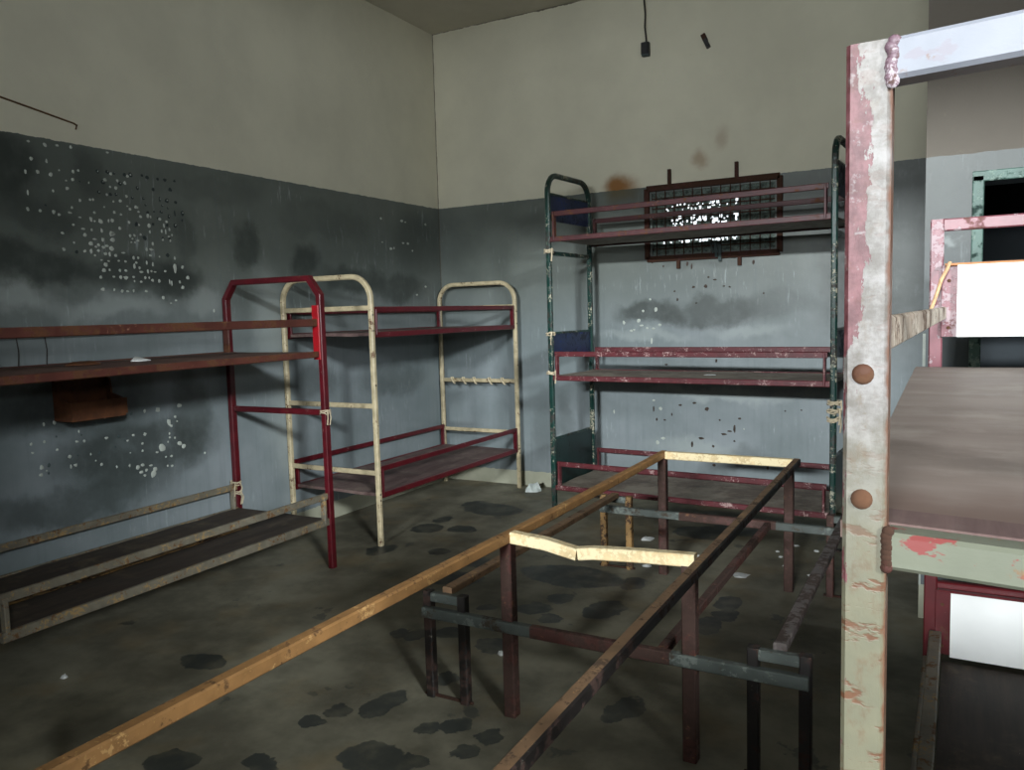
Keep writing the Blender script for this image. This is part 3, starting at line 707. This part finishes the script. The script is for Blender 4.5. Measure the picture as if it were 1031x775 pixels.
# ------------------------------------------------------------------ bare frame of a table with fixed benches
def table_frame():
    w, L, n1, m1 = .676, 1.771, .202, .358
    T = thing('picnic_table_frame', 'rusty bare steel frame of a table with fixed benches standing mid floor', 'table frame', (2.616, -3.552, 0), -.004)
    s = .037
    top = .696
    zb = top - s / 2
    back = -1.76
    for x, m, sx in ((0, 'tan', 0), (w, 'tanplain', 1)):
        bm = bm_new()
        pts = [(x + .004 * math.sin(3.1 * t) + sx * (.034 + .036 * (1 - t) ** 2), back + (L + .025 - back) * t, zb + .003 * math.sin(7 * t)) for t in [k / 16 for k in range(17)]]
        sweep(bm, pts, rect(s, s, .005))
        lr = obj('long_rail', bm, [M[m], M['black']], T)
        if sx:      # side towards the right bench and underside painted black as shade
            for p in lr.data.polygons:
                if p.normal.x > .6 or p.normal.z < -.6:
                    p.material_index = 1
    # cross bars between the long rails; the near one is bent and cracked
    part('cross_bar', T, M['yellow'], ((.02, L, zb), (w + .02, L, zb), .04, .042))
    bm = bm_new()
    sweep(bm, [(.02, 0, zb), (.16, -.003, zb - .008), (.285, -.008, zb - .028)], rect(.04, .042, .004))
    cb = obj('cross_bar', bm, M['yellow'], T); cb['label'] = 'bent and cracked pale yellow cross bar'
    bm = bm_new()
    sweep(bm, [(.289, -.007, zb - .026), (.34, -.004, zb - .018), (.5, -.002, zb - .008), (w + .02, 0, zb)], rect(.04, .042, .004))
    obj('cross_bar', bm, M['yellow'], T)
    part('cross_bar', T, M['yellow'], ((.02, back + .05, zb), (w - .02, back + .05, zb), .04, s))
    for v in (0, L, back + .05):
        for x in (0, w):
            part('leg', T, M['tube'], ((x, v, 0), (x, v, zb - s / 2), .046, .046, (0, 1, 0)))
    # low beams tying table and benches
    zc = .345
    for v in (0, L):
        part('cross_beam', T, M['tube'], ((.10, v - .02, zc), (w - .06, v - .02, zc), .03, .045))
        for x0, x1 in ((-m1 - .012, .10), (w - .06, w + m1 + .012)):
            part('cross_beam_end', T, M['greysteel'], ((x0, v - .02, zc), (x1, v - .02, zc), .032, .042))
    part('stretcher', T, M['tube'], ((.575, -.02, zc), (.575, L - .02, zc), .032, .036))
    # benches: a pair of posts at each end, one seat rail left on each side
    for sgn, x in ((-1, 0), (1, w)):
        xi, xo = x + sgn * n1, x + sgn * m1
        for v in (0, L):
            pm = 'ochre' if (v > 0 and sgn < 0) else ('tube' if v > 0 else 'black')
            for xx in (xi, xo):
                part('bench_post', T, M[pm], ((xx, v, 0), (xx, v, .424), .036, .036, (0, 1, 0)))
            part('bench_bracket', T, M['greysteel'], ((xi, v, .402), (xo, v, .402), .03, .036))
            part('foot_bar', T, M['rustbar'], ((xi + .03 * -sgn, v, .005), (xo + .03 * sgn, v, .005), .014, .010))
        xm = (xi + xo) / 2
        part('bench_rail', T, M['tanplain' if sgn < 0 else 'benchdark'], ((xm, .012, .428), (xm, L - .012, .428), .042, .03))
    return T
TF = table_frame()

# ------------------------------------------------------------------ near bunk on the right
def g_post_mat():
    n = NT('scraped_cream_and_rose_paint')
    X = n.xyz(); x, z = X[0], X[2]
    f = n.noise(26, 6, .72, n.scaled((1.3, 1.3, .45)))
    low = n.rng(n.math('ADD', z, n.math('MULTIPLY', n.noise(6, 4), .2)), 1.25, 1.55)
    base = n.mix(low, n.mix(n.noise(20, 5), rgb(88, 90, 76), rgb(122, 116, 94)), n.mix(n.rng(n.noise(28, 6, .7), .35, .65), rgb(98, 92, 86), rgb(142, 138, 136)))
    lim = n.math('ADD', x, n.math('MULTIPLY', n.math('SUBTRACT', f, .5), .075))
    hz = n.rng(n.math('ADD', z, n.math('MULTIPLY', n.math('SUBTRACT', n.noise(18, 5, .7), .5), .25)), 1.36, 1.50, -.004, .019)
    rose = n.math('LESS_THAN', lim, hz)
    col = n.mix(rose, base, n.mix(n.rng(n.noise(46, 6, .7), .35, .65), rgb(82, 42, 46), rgb(118, 74, 78)))
    col = n.mix(n.math('MULTIPLY', n.rng(n.noise(70, 4, .7), .56, .66), n.math('MULTIPLY', rose, .7)), col, rgb(140, 132, 132))
    st = n.noise(1., 4, .65, n.vec('MULTIPLY', n.warp(30, .012), (22, 22, 70)))
    hz2 = n.rng(z, 1.18, 1.36, 1., .25)
    rust = n.math('MULTIPLY', n.rng(st, .53, .62), hz2)
    mot = n.rng(n.noise(34, 6, .75, n.scaled((1.2, 1, .8))), .50, .66)
    col = n.mix(n.math('MULTIPLY', mot, n.math('MULTIPLY', n.rng(z, 1.05, 1.7, .75, .3), n.math('SUBTRACT', 1., n.math('MULTIPLY', rose, .6)))), col, n.mix(n.noise(60, 3), rgb(84, 66, 50), rgb(116, 100, 78)))
    col = n.mix(n.math('MULTIPLY', rust, .85), col, n.mix(n.noise(50, 3), rgb(72, 38, 24), rgb(112, 70, 44)))
    ed = n.rng(n.math('ADD', x, n.math('MULTIPLY', n.math('SUBTRACT', n.noise(30, 4), .5), .012)), .0365, .0405)
    col = n.mix(n.math('MULTIPLY', ed, .9), col, rgb(100, 66, 48))
    return n.done(col, .5, n.math('SUBTRACT', f, n.math('MULTIPLY', n.math('MAXIMUM', rose, rust), .4)), .4, .002)
def g_bar_mat():
    n = NT('scraped_pale_paint_bar')
    f = n.noise(24, 6, .7, n.scaled((.6, 1, 1)))
    col = n.mix(n.rng(n.xyz()[2], 1.3, 1.6), n.mix(n.noise(14, 5), rgb(94, 98, 84), rgb(120, 122, 106)), n.mix(n.noise(14, 5), rgb(126, 129, 137), rgb(150, 152, 162)))
    r = n.rng(n.noise(19, 5, .65, n.scaled((.7, 1, 1.4))), .60, .63)
    col = n.mix(n.math('MULTIPLY', r, n.rng(n.xyz()[2], 1.3, 1.6, .9, .12)), col, rgb(130, 56, 56))
    z = n.xyz()[2]
    rr_ = n.rng(n.noise(30, 5, .7), .60, .68)
    col = n.mix(n.math('MULTIPLY', rr_, .6), col, rgb(128, 88, 56))
    return n.done(col, .5, f, .35, .002)
M['gpost'] = g_post_mat(); M['gbar'] = g_bar_mat()

def near_bunk():
    w, L, s = .78, 2.243, .040
    T = thing('bunk_bed', 'near two-tier bunk at the right edge, scraped cream and rose post, white headboards', 'bunk bed', (3.928, -5.196, 0), -.011)
    top = 1.727
    hs = s / 2
    SK = -.15   # the near end frame stands askew: its right side comes forward
    d = .036   # section depth
    for x in (hs, w - hs):
        p = part('post', T, M['gpost'], ((x, d / 2 + SK * (x - hs), 0), (x, d / 2 + SK * (x - hs), top), s, d, (0, 1, 0)))
        if x < .1:
            for z in (1.416, 1.293):
                bm = bm_new(); dome(bm, (.0178, 0, z), .0102, (0, -1, 0), .55, 16, 5)
                obj('bolt', bm, M['bolt'], p, smooth=True)
            bm = bm_new()
            for z in [1.723 - .0045 * k for k in range(9)]:
                dome(bm, (.0405 + random.uniform(-.0015, .0015), -.0022, z), .0062, (0, -1, 0), .5, 9, 3)
            obj('weld_bead', bm, M['weld'], p, smooth=True)
            bm = bm_new()
            for z in [1.264 - .0052 * k for k in range(8)]:
                dome(bm, (.0415 + random.uniform(-.001, .001), -.0022, z), .0058, (0, -1, 0), .6, 9, 3)
            obj('weld_bead', bm, M['rustbar'], p, smooth=True)
    part('top_bar', T, M['gbar'], ((s, d / 2 + SK * hs, top - .019), (w - s, d / 2 + SK * (w - s - hs), top - .019), d, .038))
    part('deck_bar', T, M['gbar'], ((s, d / 2 + SK * hs, 1.2445), (w - s, d / 2 + SK * (w - s - hs), 1.2445), d, .037))
    part('lower_deck_bar', T, M['gbar'], ((s, d / 2 + SK * hs, .245), (w - s, d / 2 + SK * (w - s - hs), .245), d, .037))
    # decks
    bm = bm_new(); slab(bm, -.006, w - .002, d + .002, L - .05, 1.262, .018, nx=5, ny=14, wob=.0015, tilt=.004, skew=SK, taper=-.030); obj('upper_deck', bm, M['board_grey'], T)
    part('deck_edge_board', T, M['board_plum'], ((.003, d + .032, 1.2625), (w - .03, d + .032 + SK * (w - .03), 1.2625), .06, .004))
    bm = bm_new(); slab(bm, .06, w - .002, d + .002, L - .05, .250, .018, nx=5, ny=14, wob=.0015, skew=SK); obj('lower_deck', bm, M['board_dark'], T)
    for x in (.008, w - .008):
        part('side_guard', T, M['sidecream'], ((.02 if x < .1 else w - .02, d, 1.449), (.045 if x < .1 else w - .045, L - .03, 1.446), .014, .040))
        part('side_rail', T, M['sidecream'], ((x, d, 1.232), (x, L - .03, 1.232), .014, .03))
        part('lower_side_guard', T, M['worngrey'], ((x + (.035 if x < .1 else -.035), d, .330), (x + (.03 if x < .1 else -.03), L - .03, .330), .038, .034))
        part('lower_side_rail', T, M['worngrey'], ((x, d, .235), (x, L - .03, .235), .014, .034))
    # far end frame
    for x in (.0205, w - .0205):
        part('far_post', T, M['rose'], ((x, L, .70), (x, L, 1.758), .041, .03, (0, 1, 0)))
        part('far_post', T, M['rosered'], ((x, L, 0), (x, L, .70), .041, .03, (0, 1, 0)))
    part('far_top_bar', T, M['rose'], ((.041, L, 1.738), (w - .041, L, 1.738), .03, .04))
    part('far_deck_bar', T, M['rosered'], ((.041, L, 1.22), (w - .041, L, 1.22), .03, .04))
    part('far_lower_bar', T, M['rosered'], ((.041, L, .505), (w - .041, L, .509), .03, .024))
    for z0, z1, mt in ((1.366, 1.602, 'rose'), (.266, .492, 'rosered')):
        for x in (.046, w - .046):
            b = part('headboard_bracket', T, M[mt], ((x + (.016 if x < .1 else -.016), L - .022, z0), (x + (.016 if x < .1 else -.016), L - .022, z1), .052, .008, (0, 1, 0)))
            for z in (z0 + .03, z1 - .05):
                bm = bm_new(); dome(bm, (x + (.012 if x < .1 else -.012), L - .026, z), .006, (0, -1, 0), .5, 9, 3); obj('screw', bm, M['bolt'], b)
        bm = bm_new(); box(bm, (.083, L - .046, z0), (w - .083, L - .027, z1)); hb = obj('headboard', bm, M['whiteboard'], T)
        part('headboard_edge', hb, M['woodedge'] if z0 > 1 else M['rosered'], ((.046, L - .036, z1 + .003), (w - .046, L - .036, z1 + .003), .02, .008))
    bm = bm_new()
    tube(bm, [(.060, L - .045, 1.612), (.052, L - .06, 1.59), (.036, L - .07, 1.555), (.024, L - .075, 1.51), (.006, L - .08, 1.452)], .006, 8)
    obj('rope', bm, M['rope'], T)
    return T
NB = near_bunk()

# ------------------------------------------------------------------ small things on the walls
def scraggy(name, label, cat, pts, r, mat, n=6):
    bm = bm_new(); tube(bm, pts, r, n)
    return tag(obj(name, bm, M[mat]), label, cat)
lc = thing('hanging_lamp_socket', 'black square lamp socket hanging on a cord from the ceiling, high on back wall', 'lamp socket', (1.95, -.03, 3.46))
bm = bm_new(); tube(bm, [(-.004, 0, HC - 3.46), (-.006, -.004, .36), (.004, -.006, .24), (-.002, -.003, .15), (.008, -.004, .06), (.006, 0, .03)], .0065, 7); obj('cord', bm, M['cable'], lc)
bm = bm_new(); bar(bm, (0, 0, -.05), (0, 0, .035), .062, .05, (0, 1, 0), .01); obj('socket', bm, M['socket'], lc)
bm = bm_new(); bar(bm, (0, .004, -.062), (0, .004, -.05), .056, .044, (0, 1, 0), .006); obj('rim', bm, M['pastered'], lc)
bk = thing('wall_hook', 'small dark broken fitting on the upper back wall, right of the lamp cord', 'fitting', (2.405, -.012, 3.43))
bm = bm_new(); bar(bm, (-.022, 0, .05), (.0, 0, .0), .034, .03, (0, 1, 0)); obj('bracket', bm, M['rustbar'], bk)
bm = bm_new(); bar(bm, (-.006, -.004, .012), (.022, -.004, -.05), .03, .03, (0, 1, 0)); dome(bm, (.016, -.02, -.03), .014, (0, -1, 0)); obj('stub', bm, M['socket'], bk)
scraggy('wall_wire', 'thin rusty wire stretched across the beige upper left wall', 'wire',
        [(.006, -3.9, 2.60), (.006, -3.739, 2.585), (.008, -3.55, 2.556), (.006, -3.38, 2.530), (.010, -3.365, 2.522), (.006, -3.37, 2.50)], .0045, 'wire')

bx = thing('wooden_box', 'open brown wooden box fixed to the left wall beneath the upper bunk deck', 'box', (0, -3.45, 1.06))
bm = bm_new(); box(bm, (.002, -.15, -.06), (.15, .15, -.048)); obj('bottom', bm, M['crate'], bx)
bm = bm_new(); box(bm, (.140, -.15, -.048), (.152, .16, .035)); obj('front', bm, M['crate'], bx)
bm = bm_new(); box(bm, (.002, -.15, -.048), (.012, .15, .145)); obj('back', bm, M['crate'], bx)
for y in (-.15, .14):
    bm = bm_new()
    prof = [(.012, -.048), (.14, -.048), (.14, .035), (.05, .06), (.04, .14), (.012, .145)]
    a = [bm.verts.new((x, y, z)) for x, z in prof]; b = [bm.verts.new((x, y + .01, z)) for x, z in prof]
    bm.faces.new(a[::-1]); bm.faces.new(b)
    for k in range(len(prof)):
        bm.faces.new((a[k], a[(k + 1) % 6], b[(k + 1) % 6], b[k]))
    obj('side', bm, M['crate'], bx)

# ------------------------------------------------------------------ litter
def scrap(name, label, cat, x, y, r, mat='paper', z=.001, group=None, h=.018, rough=.35):
    rn = random.Random(int(x * 1000) ^ int(y * 777))
    bm = bm_new()
    N = 9
    c = bm.verts.new((x, y, z + h * .8))
    inner, outer = [], []
    for k in range(N):
        t = 2 * math.pi * k / N
        q = rn.uniform(1 - rough, 1 + rough)
        inner.append(bm.verts.new((x + r * .55 * q * math.cos(t), y + r * .55 * q * math.sin(t), z + h * rn.uniform(.3, 1))))
        outer.append(bm.verts.new((x + r * q * math.cos(t), y + r * q * math.sin(t), z + h * rn.uniform(0, .25))))
    base = [bm.verts.new((v.co.x, v.co.y, z)) for v in outer]
    for k in range(N):
        j = (k + 1) % N
        bm.faces.new((c, inner[k], inner[j])); bm.faces.new((inner[k], outer[k], outer[j], inner[j])); bm.faces.new((outer[k], base[k], base[j], outer[j]))
    bm.faces.new(base[::-1])
    return tag(obj(name, bm, M[mat]), label, cat, group)
scrap('plaster_rubble', 'white broken plaster bag on the floor beside the cream bunk foot', 'rubble', .98, -.17, .085, 'rubble', h=.075, rough=.45)  # lump stands for broken plaster at the wall base
scrap('paper_scrap', 'flat white paper scrap on the floor between the table frame legs and the right bench', 'paper', 3.02, -1.65, .05, h=.006)
scrap('paper_scrap', 'small white paper bit beside the yellow-brown bench posts, nearer the bunk', 'paper', 2.31, -1.17, .04, h=.02)
scrap('paper_scrap', 'small white paper bit at the foot of the yellow-brown bench posts', 'paper', 2.49, -1.69, .028, h=.012)
scrap('pebble', 'small white pebble beside the near left table frame leg', 'pebble', 2.32, -3.11, .016, h=.02, rough=.2)
scrap('pebble', 'white pebble lying beside the long tan rail, lower left of the floor', 'pebble', 1.43, -4.07, .015, h=.02, rough=.2)
scrap('pebble', 'tiny pale pebble in the dark beneath the grey lower bunk', 'pebble', .75, -4.10, .014, h=.016, rough=.2)
for x, y in ((3.12, -1.12), (3.21, -1.38), (3.16, -1.22), (3.27, -.62), (3.33, -1.02), (3.36, -1.5), (2.71, -1.39), (3.2, -.95)):
    scrap('paper_crumb', 'white crumb of paper scattered on the floor near the right bench far end', 'paper', x, y, random.uniform(.012, .02), h=.008, group='white crumbs by the right bench')
# on the red bunk's upper deck
def at_bunk(root, x, y):
    p = root.matrix_basis @ V((x, y, 0)); return p.x, p.y
bpy.context.view_layer.update()
x, y = at_bunk(RB, .35, -.90); scrap('paper_scrap', 'white paper scrap lying on the brown upper deck of the left bunk', 'paper', x, y, .045, z=1.2965, h=.024)
x, y = at_bunk(RB, .30, -1.18); scrap('debris_heap', 'low heap of brown dust and debris on the left bunk upper deck', 'debris', x, y, .075, 'crate', z=1.2965, h=.02)
x, y = at_bunk(TB, 1.08, .30); scrap('paper_scrap', 'pale scrap lying on the dusty middle deck of the three-tier bunk', 'paper', x, y, .045, z=1.029, h=.006)

# ------------------------------------------------------------------ light
w_ = bpy.data.worlds.new('sky'); SC.world = w_; w_.use_nodes = True
w_.node_tree.nodes['Background'].inputs[0].default_value = (.86, .95, 1, 1)
w_.node_tree.nodes['Background'].inputs[1].default_value = 1.1
def area(name, loc, rot, sx, sy, power, col):
    l = bpy.data.lights.new(name, 'AREA'); l.shape = 'RECTANGLE'; l.size = sx; l.size_y = sy; l.energy = power; l.color = col
    o = bpy.data.objects.new(name, l); o.location = loc; o.rotation_euler = rot; COL.objects.link(o); return o
def aimed(name, loc, at, sx, sy, power):
    d = V(at) - V(loc)
    o = area(name, loc, (0, 0, 0), sx, sy, power, (.92, .98, 1))
    o.rotation_euler = d.to_track_quat('-Z', 'Y').to_euler()
aimed('daylight_front_window', (4.0, -20, 4.65), (2.4, 0, 1.0), 3.0, .4, 2300)
aimed('daylight_side_window', (14.3, -13.1, 5.9), (.3, -1.5, 1.2), 1.6, 1.2, 1650)
aimed('upper_wall_fill_front', (4.0, -20, 2.6), (2.4, 0, 2.8), 6.0, 1.2, 740)  # added fill lamp outside, brightens the beige upper back wall
aimed('upper_wall_fill_side', (16.0, -13.5, 3.3), (.3, -1.5, 2.8), 6.0, 1.2, 400)  # added fill lamp outside, brightens the upper left wall
area('skylight_front_window', ((WF[0] + WF[1]) / 2, RY + .02, (WF[2] + WF[3]) / 2), (math.radians(90), 0, 0), WF[1] - WF[0], WF[3] - WF[2], 8, (.97, .99, 1))
area('skylight_side_window', (RX - .02, (WR[0] + WR[1]) / 2, (WR[2] + WR[3]) / 2), (math.radians(90), 0, math.radians(90)), WR[1] - WR[0], WR[3] - WR[2], 4, (.97, .99, 1))

# ------------------------------------------------------------------ camera
cam = bpy.data.cameras.new('camera'); co = bpy.data.objects.new('camera', cam); COL.objects.link(co)
f, pitch, roll, yaw = 805.7, .0890, .0280, .503
cam.sensor_fit = 'HORIZONTAL'; cam.sensor_width = 36; cam.lens = 36 * f / 1031; cam.clip_start = .02
fw = V((-math.sin(yaw) * math.cos(pitch), math.cos(yaw) * math.cos(pitch), -math.sin(pitch)))
r = V((math.cos(yaw), math.sin(yaw), 0)); u = r.cross(fw)
r2 = r * math.cos(roll) - u * math.sin(roll); u2 = r * math.sin(roll) + u * math.cos(roll)
mt = Matrix((r2, u2, -fw)).transposed().to_4x4(); mt.translation = V((4.020, -6.036, 1.484))
co.matrix_world = mt
SC.camera = co
SC.view_settings.view_transform = 'Standard'; SC.view_settings.look = 'None'
SC.view_settings.exposure = 0.78; SC.view_settings.gamma = 1
SC.view_settings.use_curve_mapping = False
SC.cycles.use_denoising = True
SC.cycles.max_bounces = 8; SC.cycles.diffuse_bounces = 5
